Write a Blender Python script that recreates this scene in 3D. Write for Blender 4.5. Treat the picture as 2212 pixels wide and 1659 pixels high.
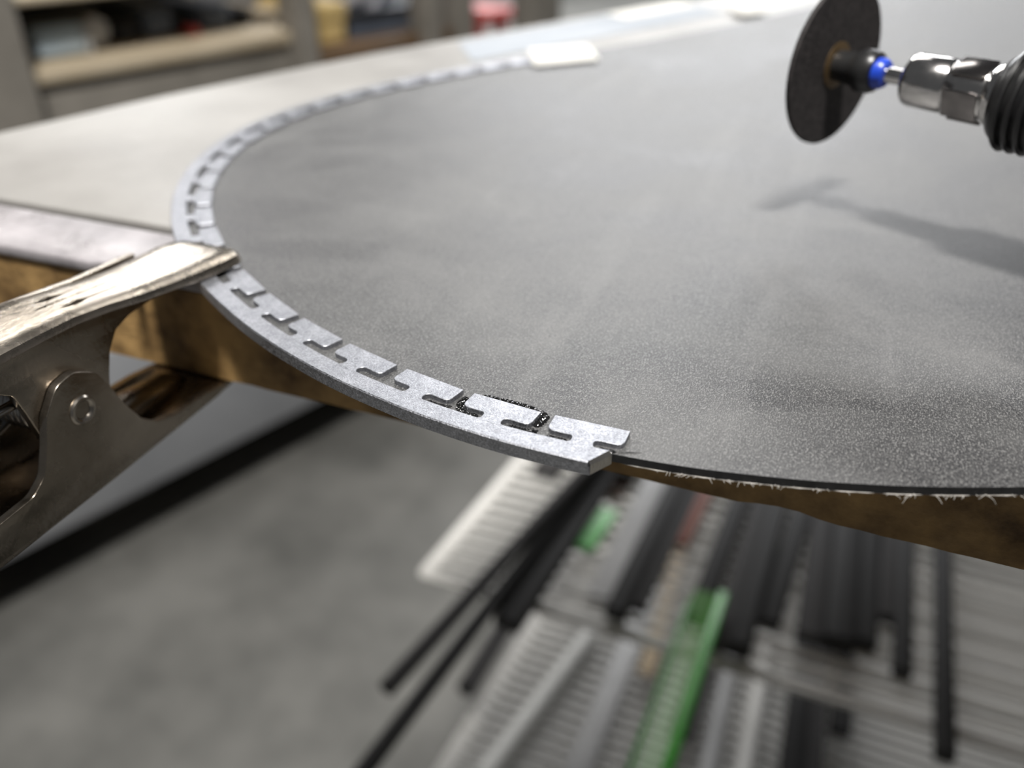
import bpy, bmesh, math, random
from mathutils import Vector, Matrix
random.seed(7)
for o in list(bpy.data.objects): bpy.data.objects.remove(o, do_unlink=True)
SC = bpy.context.scene
COL = SC.collection
MM = 0.001
ZB = 0.9013                       # top of the black sheet (m); table top is at 0.900
CAMZ = ZB + 0.062

# ------------------------------------------------------------------ camera
F_PX, CX, CY = 1829.0, 1106.0, 829.5
PITCH = math.radians(31.697)
YAW = math.radians(22.0)
cam = bpy.data.cameras.new('camera')
cam.sensor_width = 36.0; cam.sensor_fit = 'HORIZONTAL'
cam.lens = F_PX / 2212.0 * 36.0
cam.clip_start = 0.005; cam.clip_end = 60
cam.dof.use_dof = True
cam.dof.focus_distance = 0.114
cam.dof.aperture_fstop = 11.6
camo = bpy.data.objects.new('camera', cam); COL.objects.link(camo)
camo.location = (0, 0, CAMZ)
camo.rotation_euler = (math.pi / 2 - PITCH, 0, YAW)
SC.camera = camo

# ------------------------------------------------------------------ world, lights, exposure
W = bpy.data.worlds.new('workshop_air'); SC.world = W; W.use_nodes = True
W.node_tree.nodes['Background'].inputs[0].default_value = (0.95, 0.97, 1.0, 1)
W.node_tree.nodes['Background'].inputs[1].default_value = 0.07
def area(name, loc, target, sx, sy, power, col=(1, .97, .93)):
    l = bpy.data.lights.new(name, 'AREA'); l.shape = 'RECTANGLE'; l.size = sx; l.size_y = sy
    l.energy = power; l.color = col
    o = bpy.data.objects.new(name, l); COL.objects.link(o); o.location = loc
    d = Vector(target) - Vector(loc); o.rotation_euler = d.to_track_quat('-Z', 'Y').to_euler()
    return o
# ceiling fixtures of the workshop (tubes about 2.8 m up), one of them added for sheen
area('ceiling_lamp', (0.10, -0.38, 2.75), (0.1, -0.38, 0.9), 0.30, 0.20, 82)
area('ceiling_lamp', (-0.75, 2.1, 2.8), (-0.75, 2.1, 0), 1.2, 0.30, 14, (1, .98, .95))
area('ceiling_lamp', (-1.6, 4.6, 2.8), (-1.6, 4.6, 0), 1.2, 0.60, 125, (.97, .98, 1))
area('ceiling_lamp', (0.5, 4.9, 2.8), (0.5, 4.9, 0), 1.2, 0.60, 75, (.97, .98, 1))
area('ceiling_lamp', (-0.7, 6.4, 2.8), (-0.7, 6.4, 0), 1.2, 0.60, 150, (.97, .98, 1))  # added lamp, spreads the sheen on the far part of the sheet
area('ceiling_lamp', (-4.6, 4.4, 2.8), (-4.6, 4.4, 0), 1.2, 0.60, 60, (.97, .98, 1))
area('ceiling_lamp', (-3.0, 2.5, 2.8), (-3.0, 2.5, 0), 0.3, 1.2, 32)
SC.view_settings.view_transform = 'Standard'
SC.view_settings.look = 'None'
SC.view_settings.gamma = 1.0
SC.view_settings.use_curve_mapping = False
SC.view_settings.exposure = 0.0

# ------------------------------------------------------------------ helpers
def ray(x, y):
    """direction (world) through photo pixel, scaled to depth 1"""
    a = (x - CX) / F_PX; b = (CY - y) / F_PX
    r = Vector((math.cos(YAW), math.sin(YAW), 0)); f = Vector((-math.sin(YAW), math.cos(YAW), 0))
    c, s = math.cos(PITCH), math.sin(PITCH)
    return r * a + f * (c + b * s) + Vector((0, 0, 1)) * (-s + b * c)
CAMP = Vector((0, 0, CAMZ))
def at_z(x, y, z):
    r = ray(x, y); return CAMP + r * ((z - CAMZ) / r.z)
def at_d(x, y, d): return CAMP + ray(x, y) * d
def depth_of(p):
    f = ray(CX, CY); return (Vector(p) - CAMP).dot(f)

def tag(o, label=None, cat=None, group=None, kind=None):
    if label: o['label'] = label
    if cat: o['category'] = cat
    if group: o['group'] = group
    if kind: o['kind'] = kind
    return o
def empty(name, loc=(0, 0, 0), rot=(0, 0, 0), **k):
    o = bpy.data.objects.new(name, None); COL.objects.link(o)
    o.location = loc; o.rotation_euler = rot; o.empty_display_size = 0.02
    return tag(o, **k)
def link(name, me, mat, parent=None, **k):
    o = bpy.data.objects.new(name, me); COL.objects.link(o)
    if mat is not None and not me.materials: me.materials.append(mat)
    if parent is not None: o.parent = parent
    return tag(o, **k)
def mk(name, verts, faces, mat, parent=None, smooth=False, bevel=0, seg=2, angle=35, **k):
    bm = bmesh.new()
    vs = [bm.verts.new(v) for v in verts]
    for f in faces:
        try: bm.faces.new([vs[i] for i in f])
        except ValueError: pass
    bmesh.ops.recalc_face_normals(bm, faces=bm.faces)
    return fin(name, bm, mat, parent, smooth, bevel, seg, angle, **k)
def fin(name, bm, mat, parent=None, smooth=False, bevel=0, seg=2, angle=35, **k):
    if bevel:
        bm.normal_update()
        es = [e for e in bm.edges if len(e.link_faces) == 2 and e.calc_face_angle(0) > math.radians(angle)]
        bmesh.ops.bevel(bm, geom=es, offset=bevel, segments=seg, affect='EDGES', profile=.5, clamp_overlap=True)
    me = bpy.data.meshes.new(name); bm.to_mesh(me); bm.free()
    if smooth or bevel:
        for p in me.polygons: p.use_smooth = True
        me.set_sharp_from_angle(angle=math.radians(40)) if not bevel else me.set_sharp_from_angle(angle=math.radians(50))
    return link(name, me, mat, parent, **k)
def prism(poly, z0, z1):
    n = len(poly)
    v = [(p[0], p[1], z0) for p in poly] + [(p[0], p[1], z1) for p in poly]
    f = [list(range(n))[::-1], list(range(n, 2 * n))] + [[i, (i + 1) % n, n + (i + 1) % n, n + i] for i in range(n)]
    return v, f
def boxv(x0, x1, y0, y1, z0, z1): return prism([(x0, y0), (x1, y0), (x1, y1), (x0, y1)], z0, z1)
def box(name, x0, x1, y0, y1, z0, z1, mat, parent=None, bevel=0.0, **k):
    v, f = boxv(x0, x1, y0, y1, z0, z1); return mk(name, v, f, mat, parent, bevel=bevel, **k)
def lathe(name, prof, mat, parent=None, n=40, axis='X', caps=True, **k):
    """prof: list (t, r) along local X"""
    v = []; f = []
    for t, r in prof:
        for i in range(n):
            a = 2 * math.pi * i / n
            v.append((t, r * math.cos(a), r * math.sin(a)))
    for j in range(len(prof) - 1):
        for i in range(n):
            f.append([j * n + i, j * n + (i + 1) % n, (j + 1) * n + (i + 1) % n, (j + 1) * n + i])
    if caps: f.append(list(range(n))[::-1]); f.append([(len(prof) - 1) * n + i for i in range(n)])
    return mk(name, v, f, mat, parent, smooth=True, **k)
def tube(name, pts, r, mat, parent=None, n=10, **k):
    v = []; f = []
    pts = [Vector(p) for p in pts]
    up = None
    for j, p in enumerate(pts):
        t = (pts[min(j + 1, len(pts) - 1)] - pts[max(j - 1, 0)]).normalized()
        if up is None:
            up = Vector((0, 0, 1)) if abs(t.z) < .9 else Vector((1, 0, 0))
        a = t.cross(up).normalized(); b = a.cross(t); up = b
        rr = r[j] if isinstance(r, (list, tuple)) else r
        for i in range(n):
            q = 2 * math.pi * i / n; w = p + a * (rr * math.cos(q)) + b * (rr * math.sin(q)); v.append(tuple(w))
    for j in range(len(pts) - 1):
        for i in range(n): f.append([j * n + i, j * n + (i + 1) % n, (j + 1) * n + (i + 1) % n, (j + 1) * n + i])
    f.append(list(range(n))[::-1]); f.append([(len(pts) - 1) * n + i for i in range(n)])
    return mk(name, v, f, mat, parent, smooth=True, **k)

# ------------------------------------------------------------------ materials
def new_mat(name):
    m = bpy.data.materials.new(name); m.use_nodes = True
    return m, m.node_tree.nodes, m.node_tree.links, m.node_tree.nodes['Principled BSDF']
def noise(N, L, scale, detail=4, rough=.6, vec=None, sc=(1, 1, 1), rot=0.0, dist=0):
    n = N.new('ShaderNodeTexNoise'); n.inputs['Scale'].default_value = scale
    n.inputs['Detail'].default_value = detail; n.inputs['Roughness'].default_value = rough
    n.inputs['Distortion'].default_value = dist
    tc = N.new('ShaderNodeTexCoord'); mp = N.new('ShaderNodeMapping'); mp.inputs['Scale'].default_value = sc
    mp.inputs['Rotation'].default_value = (0, 0, rot)
    L.new(tc.outputs['Object'], mp.inputs[0]); L.new(mp.outputs[0], n.inputs['Vector'])
    return n
def ramp(N, L, src, stops):
    r = N.new('ShaderNodeValToRGB'); L.new(src, r.inputs[0])
    e = r.color_ramp.elements
    while len(e) > len(stops): e.remove(e[-1])
    while len(e) < len(stops): e.new(.5)
    for q, (p, c) in zip(e, stops):
        q.position = p; q.color = (c, c, c, 1) if isinstance(c, (int, float)) else (*c, 1)
    return r
def bump(N, L, b, src, strength, dist, prev=None):
    n = N.new('ShaderNodeBump'); n.inputs['Strength'].default_value = strength; n.inputs['Distance'].default_value = dist
    L.new(src, n.inputs['Height'])
    if prev is not None: L.new(prev.outputs[0], n.inputs['Normal'])
    L.new(n.outputs[0], b.inputs['Normal']); return n
def simple(name, c1, c2, scale, rough=.5, metal=0, rough2=None, bs=0, bscale=None, spec=.5, sc=(1, 1, 1), detail=4, lo=.35, hi=.65):
    m, N, L, b = new_mat(name)
    n = noise(N, L, scale, detail, .6, sc=sc)
    r = ramp(N, L, n.outputs[0], [(lo, c1), (hi, c2)]); L.new(r.outputs[0], b.inputs['Base Color'])
    b.inputs['Metallic'].default_value = metal; b.inputs['Roughness'].default_value = rough
    b.inputs['Specular IOR Level'].default_value = spec
    if rough2 is not None:
        n3 = noise(N, L, scale * 2.3, 5, .6, sc=sc)
        r2 = ramp(N, L, n3.outputs[0], [(.3, rough), (.7, rough2)]); L.new(r2.outputs[0], b.inputs['Roughness'])
    if bs:
        n2 = noise(N, L, bscale or scale * 3, 3, .6, sc=sc); bump(N, L, b, n2.outputs[0], .6, bs)
    return m

# black sheet: matt polyethylene with a fine brushed grain, scuffs and a hazy bloom
def mat_sheet():
    m, N, L, b = new_mat('black_sheet')
    g = noise(N, L, 5200, 2, .6, sc=(1.0, .4, 1), rot=math.radians(-18))
    g2 = noise(N, L, 3000, 3, .6)
    big = noise(N, L, 22, 5, .62, dist=.4)
    scr = noise(N, L, 60, 6, .7, sc=(1, .12, 1), rot=math.radians(35), dist=.6)
    scr2 = noise(N, L, 45, 6, .7, sc=(.1, 1, 1), rot=math.radians(20), dist=.8)
    mix = N.new('ShaderNodeMath'); mix.operation = 'MULTIPLY_ADD'
    L.new(g.outputs[0], mix.inputs[0]); mix.inputs[1].default_value = .6; 
    h2 = N.new('ShaderNodeMath'); h2.operation = 'MULTIPLY'; L.new(g2.outputs[0], h2.inputs[0]); h2.inputs[1].default_value = .4
    L.new(h2.outputs[0], mix.inputs[2])
    col = ramp(N, L, mix.outputs[0], [(.36, (.018, .018, .019)), (.50, (.042, .042, .043)), (.66, (.175, .174, .171))])
    scuff = N.new('ShaderNodeMath'); scuff.operation = 'MULTIPLY'
    s1 = ramp(N, L, scr.outputs[0], [(.55, 0.0), (.72, 1.0)]); s2 = ramp(N, L, big.outputs[0], [(.42, 0.0), (.70, 1.0)])
    s3 = ramp(N, L, scr2.outputs[0], [(.56, 0.0), (.74, .7)])
    ad = N.new('ShaderNodeMath'); ad.operation = 'MAXIMUM'; L.new(s1.outputs[0], ad.inputs[0]); L.new(s3.outputs[0], ad.inputs[1])
    ad2 = N.new('ShaderNodeMath'); ad2.operation = 'MULTIPLY_ADD'; L.new(ad.outputs[0], ad2.inputs[0]); ad2.inputs[1].default_value = .26
    sb = N.new('ShaderNodeMath'); sb.operation = 'MULTIPLY'; L.new(s2.outputs[0], sb.inputs[0]); sb.inputs[1].default_value = .6
    L.new(sb.outputs[0], ad2.inputs[2])
    mc = N.new('ShaderNodeMixRGB'); L.new(ad2.outputs[0], mc.inputs[0]); L.new(col.outputs[0], mc.inputs[1])
    mc.inputs[2].default_value = (.165, .165, .162, 1)
    L.new(mc.outputs[0], b.inputs['Base Color'])
    rr = ramp(N, L, big.outputs[0], [(.35, .42), (.65, .52)]); L.new(rr.outputs[0], b.inputs['Roughness'])
    b.inputs['Specular IOR Level'].default_value = .55
    bump(N, L, b, mix.outputs[0], .8, .00014)
    return m
def mat_steel():
    m, N, L, b = new_mat('edge_steel')
    n = noise(N, L, 420, 6, .7); n2 = noise(N, L, 3200, 3, .6)
    r = ramp(N, L, n.outputs[0], [(.3, (.33, .34, .37)), (.7, (.47, .48, .515))])
    sp = noise(N, L, 4200, 3, .65); rs = ramp(N, L, sp.outputs[0], [(.36, .76), (.52, 1.0), (.66, 1.25)])
    mm = N.new('ShaderNodeMixRGB'); mm.blend_type = 'MULTIPLY'; mm.inputs[0].default_value = 1
    L.new(r.outputs[0], mm.inputs[1]); L.new(rs.outputs[0], mm.inputs[2]); L.new(mm.outputs[0], b.inputs['Base Color'])
    b.inputs['Metallic'].default_value = 1
    r2 = ramp(N, L, n2.outputs[0], [(.35, .60), (.65, .34)]); L.new(r2.outputs[0], b.inputs['Roughness'])
    n4 = noise(N, L, 5000, 2, .5); bump(N, L, b, n4.outputs[0], .7, .00005)
    return m
M = {}
M['sheet'] = mat_sheet()
M['steel'] = mat_steel()
M['steel_cut'] = simple('bright_cut_steel', (.72, .68, .62), (.9, .87, .82), 900, .28, 1, sc=(1, 6, 1), bs=.00005, bscale=2500)
M['glue'] = simple('black_glue', (.004, .004, .004), (.012, .012, .012), 500, .10, 0, spec=.7, bs=.0003, bscale=900)
M['cut_edge'] = simple('black_cut_edge', (.007, .007, .008), (.016, .016, .017), 500, .3, 0, bs=.0002, bscale=900)
M['backing'] = simple('pale_backing', (.30, .28, .25), (.46, .44, .41), 600, .8, bs=.0001)
M['fibre'] = simple('pale_fibre', (.34, .33, .30), (.44, .42, .39), 600, .8)
M['laminate'] = simple('grey_laminate', (.26, .25, .237), (.38, .37, .352), 14, .34, 0, rough2=.52, spec=.5, detail=7)
M['strip_lam'] = simple('worn_strip', (.24, .225, .235), (.42, .395, .41), 60, .22, 0, rough2=.5, bs=.0005, bscale=120, spec=.6)
M['core'] = simple('stained_particle_board', (.09, .045, .012), (.50, .31, .12), 85, .62, 0, rough2=.75, bs=.0004, bscale=420, detail=8, lo=.30, hi=.62)
M['rawwood'] = simple('raw_orange_wood', (.45, .20, .07), (.6, .32, .13), 90, .7, sc=(.3, 1, 1))
M['seam'] = simple('dark_seam', (.02, .017, .012), (.05, .04, .03), 200, .8)
M['clamp'] = simple('nickel_plate', (.30, .26, .21), (.46, .41, .35), 55, .20, 1, rough2=.36, bs=.00012, bscale=500, detail=7)

M['spring'] = simple('spring_steel', (.35, .35, .36), (.5, .5, .5), 200, .25, 1)
M['rivet'] = simple('rivet_steel', (.42, .38, .33), (.55, .5, .44), 300, .25, 1)
M['disc'] = simple('abrasive_disc', (.012, .010, .010), (.035, .030, .030), 900, .75, 0, bs=.0002, bscale=1500)
M['hub'] = simple('brown_hub', (.10, .065, .03), (.17, .115, .06), 200, .4, .6)  # brown tone puts a reflection into the hub colour
M['blackp'] = simple('black_plastic', (.012, .012, .013), (.022, .022, .022), 200, .33)
M['blue'] = simple('blue_plastic', (.012, .045, .42), (.02, .07, .55), 300, .3)
M['chrome'] = simple('chrome', (.72, .70, .69), (.82, .80, .78), 200, .10, 1, rough2=.2)
M['darkchrome'] = simple('dark_chrome', (.25, .235, .23), (.34, .32, .31), 200, .16, 1)
M['concrete'] = simple('concrete_floor', (.105, .105, .097), (.20, .197, .183), 5, .55, 0, rough2=.75, bs=.002, bscale=30, detail=9)
M['wire'] = simple('white_coated_wire', (.64, .63, .60), (.72, .71, .68), 30, .45)
M['strip'] = simple('black_strip', (.010, .010, .010), (.022, .021, .021), 40, .55, spec=.25, sc=(1, 6, 1))
M['strip_dk'] = simple('dull_dark_strip', (.030, .028, .028), (.045, .043, .043), 40, .6, spec=.25, sc=(1, 6, 1))
M['green'] = simple('green_plastic', (.025, .24, .012), (.04, .34, .02), 40, .35)
M['lgreen'] = simple('light_green_plastic', (.12, .55, .12), (.18, .65, .18), 40, .4)
M['whitep'] = simple('white_plastic', (.74, .74, .71), (.8, .8, .77), 30, .35)
M['greyp'] = simple('grey_plastic', (.40, .40, .40), (.48, .48, .48), 30, .4)
M['redb'] = simple('dull_red_strip', (.28, .09, .06), (.36, .13, .09), 40, .5)
M['tan'] = simple('tan_strip', (.52, .40, .25), (.60, .47, .31), 40, .5)
M['board'] = simple('pale_plywood', (.52, .43, .30), (.64, .55, .41), 9, .55, sc=(1, 8, 8))
M['post'] = simple('grey_brown_post', (.20, .185, .16), (.26, .24, .21), 12, .6)
M['darkbox'] = simple('black_box', (.012, .013, .015), (.025, .026, .03), 8, .4)
M['screen'] = simple('pale_blue_panel', (.34, .44, .54), (.46, .55, .62), 5, .25)
M['yellow'] = simple('yellow_box', (.62, .44, .16), (.72, .54, .24), 6, .5)
M['blueg'] = simple('blue_grey_bin', (.09, .11, .15), (.13, .16, .21), 5, .4)
M['bag'] = simple('pale_bag', (.42, .42, .46), (.58, .58, .62), 20, .4, bs=.004, bscale=40)
M['red'] = simple('red_plastic', (.50, .06, .05), (.60, .10, .09), 8, .4)
M['darkred'] = simple('dark_red_plastic', (.22, .03, .02), (.28, .05, .04), 8, .4)
M['cab'] = simple('pale_grey_enamel', (.30, .31, .33), (.36, .37, .39), 6, .45)
M['wall'] = simple('grey_wall', (.16, .16, .165), (.24, .24, .24), 2, .8)
M['brownw'] = simple('brown_board', (.12, .075, .04), (.18, .11, .06), 10, .6)
M['tape'] = simple('white_tape', (.72, .71, .67), (.78, .77, .73), 60, .7)
M['paper'] = simple('bluish_film', (.36, .39, .43), (.43, .46, .50), 12, .85, spec=.2)

# ------------------------------------------------------------------ setting
v, f = boxv(-9, 6, -3, 9, -.05, 0)
mk('floor', v, f, M['concrete'], kind='structure', label='grey concrete workshop floor below the table')

# ------------------------------------------------------------------ outline of the black sheet (mm, plan), far end -> tip -> near right
OUT = [(-56.6, 428.3), (-58.8, 422.6), (-61.1, 417.0), (-63.3, 411.4), (-65.7, 405.8), (-68.0, 400.2), (-70.4, 394.6), (-72.9, 389.1), (-75.4, 383.6), (-77.9, 378.1), (-80.5, 372.6), (-83.2, 367.1), (-85.8, 361.7), (-88.5, 356.2), (-91.3, 350.8), (-94.0, 345.4), (-96.8, 340.1), (-99.7, 334.7), (-102.5, 329.4), (-105.4, 324.0), (-108.2, 318.7), (-111.1, 313.3), (-113.9, 308.0), (-116.8, 302.6), (-119.6, 297.2), (-122.4, 291.9), (-125.2, 286.5), (-127.9, 281.1), (-130.6, 275.6), (-133.2, 270.1), (-135.7, 264.6), (-138.1, 259.0), (-140.3, 253.4), (-142.5, 247.8), (-144.4, 242.0), (-146.2, 236.2), (-147.8, 230.4), (-149.1, 224.4), (-150.1, 218.5), (-150.9, 212.5), (-151.5, 206.4), (-151.6, 200.4), (-151.5, 194.3), (-151.0, 188.3), (-150.1, 182.3), (-148.9, 176.3), (-147.3, 170.5), (-145.3, 164.7), (-143.1, 159.1), (-140.5, 153.6), (-137.6, 148.3), (-134.4, 143.1), (-131.0, 138.1), (-127.3, 133.3), (-123.4, 128.7), (-119.3, 124.2), (-115.0, 120.0), (-110.5, 115.9), (-105.8, 112.0), (-101.0, 108.3), (-96.1, 104.8), (-91.0, 101.6), (-85.7, 98.5), (-80.4, 95.7), (-74.9, 93.1), (-69.3, 90.8), (-63.6, 88.7), (-57.8, 86.9), (-51.9, 85.4), (-46.0, 84.1), (-40.0, 83.2), (-34.0, 82.6), (-27.9, 82.4), (-21.9, 82.4), (-15.8, 82.8), (-9.8, 83.5), (-3.8, 84.6), (2.1, 85.9), (8.0, 87.5), (13.7, 89.3), (19.4, 91.4), (25.0, 93.7)]
def densify(P, step=1.0):
    # Catmull-Rom through P, resampled by arc length
    Q = []
    n = len(P)
    for i in range(n - 1):
        p0 = Vector(P[max(i - 1, 0)]); p1 = Vector(P[i]); p2 = Vector(P[i + 1]); p3 = Vector(P[min(i + 2, n - 1)])
        for k in range(8):
            t = k / 8
            Q.append(.5 * ((2 * p1) + (p2 - p0) * t + (2 * p0 - 5 * p1 + 4 * p2 - p3) * t * t + (3 * p1 - p0 - 3 * p2 + p3) * t ** 3))
    Q.append(Vector(P[-1]))
    return Q
CUR = densify(OUT)
# carry the curve on beyond the picture: straight at the far side, easing at the near side
d0 = (CUR[0] - CUR[3]).normalized()
CUR = [CUR[0] + d0 * k for k in range(260, 0, -4)] + CUR
N_EXT = 65
a = math.atan2((CUR[-1] - CUR[-4]).y, (CUR[-1] - CUR[-4]).x); p = CUR[-1].copy(); kk = .0064
ext = []
for i in range(100):
    a += kk * 3; kk *= .985; 
    p = p + Vector((math.cos(a), math.sin(a))) * 3; ext.append(p.copy())
CUR = CUR + ext
ARC = [0.0]
for i in range(1, len(CUR)): ARC.append(ARC[-1] + (CUR[i] - CUR[i - 1]).length)
S0 = ARC[N_EXT]                                   # arc position of OUT[0]
import bisect
def curve(s, off=0.0):
    """point and tangent at arc s (measured from OUT[0]); off > 0 is outwards"""
    s += S0
    i = min(max(bisect.bisect(ARC, s) - 1, 0), len(CUR) - 2)
    t = (s - ARC[i]) / (ARC[i + 1] - ARC[i])
    q = CUR[i].lerp(CUR[i + 1], t)
    j0, j1 = max(i - 2, 0), min(i + 3, len(CUR) - 1)
    tg = (CUR[j1] - CUR[j0]).normalized()
    nr = Vector((tg.y, -tg.x))
    return q + nr * off, tg, nr

# ------------------------------------------------------------------ table
TBL = empty('work_table', (0, 0, 0), label='grey laminate work table with a stained board edge under the black sheet', cat='table')
ZT = .900
E3 = [(-236, 106.2), (-218, 164), (-206, 216), (-180, 300), (-127, 429), (-95, 498), (10, 760)]
def lerp_e3(v):
    for (a0, b0), (a1, b1) in zip(E3, E3[1:]):
        if b0 <= v <= b1: return a0 + (a1 - a0) * (v - b0) / (b1 - b0)
    return E3[-1][0]
def polym(P): return [(x * MM, y * MM) for x, y in P]
main = [(lerp_e3(125.3), 125.3)] + E3[1:] + [(900, 760), (900, 125.3)]
v, f = prism(polym(main), ZT - .003, ZT); mk('table_panel', v, f, M['laminate'], TBL, bevel=.0006)
stripp = [(-236, 106.0)] + [(-128, 106.0), (-126, 106.9), (-119, 107.3), (-117, 106.4), (900, 106.0)] + [(900, 122.7), (lerp_e3(122.7), 122.7)]
v, f = prism(polym(stripp), ZT - .0026, ZT - .0002); mk('front_strip', v, f, M['strip_lam'], TBL, bevel=.0005)
core = [(lerp_e3(106.2) + 1, 106.5)] + [(x + 1, y) for x, y in E3[1:]] + [(899, 759), (899, 106.5)]
# board core: front face in many columns so the underside edge is a little ragged
nc = 220
vs = []; fs = []
rnd = random.Random(3)
x0, x1 = -235.0, 420.0
jag = 0
for i in range(nc + 1):
    x = x0 + (x1 - x0) * i / nc
    jag = .8 * jag + rnd.uniform(-.22, .22)
    dip = 1.1 * math.exp(-((x - 1.0) / 5.0) ** 2) if x > -3 else 1.1 * math.exp(-((x - 1.0) / 1.2) ** 2)
    zb = ZT - .0203 + (abs(jag) * .6 + dip * .8) * MM
    yb = 106.5 + rnd.uniform(-.05, .05)
    far = 755.0
    vs += [(x * MM, yb * MM, ZT - .0026), (x * MM, (yb + .1) * MM, zb), (x * MM, far * MM, ZT - .0203), (x * MM, far * MM, ZT - .003)]
for i in range(nc):
    for k in range(4):
        fs.append([i * 4 + k, i * 4 + (k + 1) % 4, (i + 1) * 4 + (k + 1) % 4, (i + 1) * 4 + k])
fs.append([0, 1, 2, 3]); fs.append([nc * 4 + k for k in (3, 2, 1, 0)])
# keep the core inside the curved far-left edge
vv = []
for (x, y, z) in vs:
    xm = x * 1000
    if y > .2: xm = max(xm, lerp_e3(min(y * 1000, 759)) + 2 + (xm + 235) * .3) if xm < 0 else xm
    vv.append((xm * MM, y, z))
mk('board_core', vv, fs, M['core'], TBL)
box('seam_filler', -.235, .9, .1226, .1254, ZT - .0030, ZT - .0020, M['seam'], TBL)
box('raw_chip', -.129, -.116, .1062, .1074, ZT - .0050, ZT - .0022, M['rawwood'], TBL, bevel=.0005)
# table legs and rails (steel frame below, out of the picture)
for (x, y) in ((.60, .15), (.86, .15), (.86, .72), (.60, .72)):
    box('leg', x - .02, x + .02, y - .02, y + .02, 0, ZT - .0203, M['post'], TBL, bevel=.002)

# ------------------------------------------------------------------ black sheet
SH = empty('base_sheet', (0, 0, ZT), label='large black scuffed plastic sheet with a rounded tip lying on the table', cat='plastic sheet')
smin, smax = -250, ARC[-1] - S0 - 2
edge_pts = []
s = smin
while s < smax:
    q, tg, nr = curve(s, -.05); edge_pts.append((q.x, q.y)); s += 1.5
closing = [(420, edge_pts[-1][1] + 20), (420, 690), (edge_pts[0][0] + 30, 690)]
poly = polym(edge_pts + closing)
v, f = prism(poly, .00014, .0013); sh = mk('sheet', v, f, M['sheet'], SH)
sh.data.materials.append(M['cut_edge'])                     # cut edge: glossy, unscuffed, its colour blackened for the unlit side
for p_ in sh.data.polygons:
    if abs(p_.normal.z) < .5: p_.material_index = 1
inn = []
s = smin
while s < smax:
    wob = .12 * math.sin(s * 1.7) * math.sin(s * .61) if s > 446 else -.3
    q, tg, nr = curve(s, wob); inn.append((q.x, q.y)); s += .8
v, f = prism(polym(inn + closing), .00002, .00014); mk('backing_layer', v, f, M['backing'], SH)
# frayed fibres along the cut edge on the right
bm = bmesh.new()
def add_tube(bm, pts, r, n=5):
    rings = []
    for j, p in enumerate(pts):
        t = (Vector(pts[min(j + 1, len(pts) - 1)]) - Vector(pts[max(j - 1, 0)])).normalized()
        a = t.cross(Vector((0, 0, 1)));
        if a.length < .1: a = Vector((1, 0, 0))
        a.normalize(); b = a.cross(t)
        rr = r * (1 - .6 * j / (len(pts) - 1))
        rings.append([bm.verts.new(Vector(p) + a * rr * math.cos(6.283 * i / n) + b * rr * math.sin(6.283 * i / n)) for i in range(n)])
    for j in range(len(rings) - 1):
        for i in range(n): bm.faces.new([rings[j][i], rings[j][(i + 1) % n], rings[j + 1][(i + 1) % n], rings[j + 1][i]])
rnd = random.Random(5)
for k in range(113):
    s = rnd.uniform(450, 545) if k < 104 else rnd.choice([480, 484, 487, 506, 531, 533]) + rnd.uniform(-2, 2)
    q, tg, nr = curve(s, .05)
    l = rnd.uniform(.25, .8) if k < 104 else rnd.uniform(.6, 1.5)
    da = rnd.uniform(-1, 1)
    d = (tg * da + nr * .5).normalized()
    z = rnd.uniform(0, .0003)
    P = [(q.x * MM, q.y * MM, z)]
    for j in range(1, 4):
        w = q + d * l * j / 3
        P.append((w.x * MM, w.y * MM, z - (j / 3) ** 2 * l * rnd.uniform(.0, .5) * MM))
    add_tube(bm, P, .045 * MM)
fin('frayed_fibres', bm, M['fibre'], SH, smooth=True, kind='stuff', label='pale frayed fibres along the cut edge')

# ------------------------------------------------------------------ toothed steel edge strip
ED = empty('steel_edge', (0, 0, ZT), label='toothed steel edge strip fitted round the tip of the black sheet', cat='metal strip')
S_END = 443.6
TANG_Z = .0013
def strip_mesh():
    sec = [(.3, .0), (3.4, .0), (3.4, 1.82), (3.22, 2.0), (.3, 2.0)]
    ss = []; s = 118
    while s < S_END - 3: ss.append(s); s += 1.5
    ss += [S_END - 2.0, S_END - 1.0, S_END]
    v = []; f = []; n = len(sec)
    for s in ss:
        for (o, z) in sec:
            k = max(0, (s - (S_END - 6)) / 6)
            sl = s + k * (1.05 - o * .62)            # slanted cut
            if s == S_END and z > 1.5: sl -= .35       # small chamfer at the top of the cut
            q, tg, nr = curve(sl, o)
            v.append((q.x * MM, q.y * MM, z * MM))
    for j in range(len(ss) - 1):
        for i in range(n): f.append([j * n + i, j * n + (i + 1) % n, (j + 1) * n + (i + 1) % n, (j + 1) * n + i])
    f.append(list(range(n))[::-1]); f.append([(len(ss) - 1) * n + i for i in range(n)])
    return v, f
v, f = strip_mesh()
mk('rail', v, f, M['steel'], ED, smooth=True)
# bright freshly cut end face
q0, tg, nr = curve(S_END, 0)
def endpt(o, z, e=.03):
    q, tg, nr = curve(S_END + 1.05 - o * .62 - (.35 if z > 1.5 else 0) , o)
    q = q + tg * e
    return (q.x * MM, q.y * MM, z * MM)
v = [endpt(.33, .05), endpt(3.35, .05), endpt(3.35, 1.45), endpt(.33, 1.45), endpt(.33, 1.98), endpt(3.2, 1.98)]
mk('cut_face', [*v], [[0, 1, 2, 3], [3, 2, 5, 4]], M['steel_cut'], ED, label='bright freshly cut end of the strip')

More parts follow.
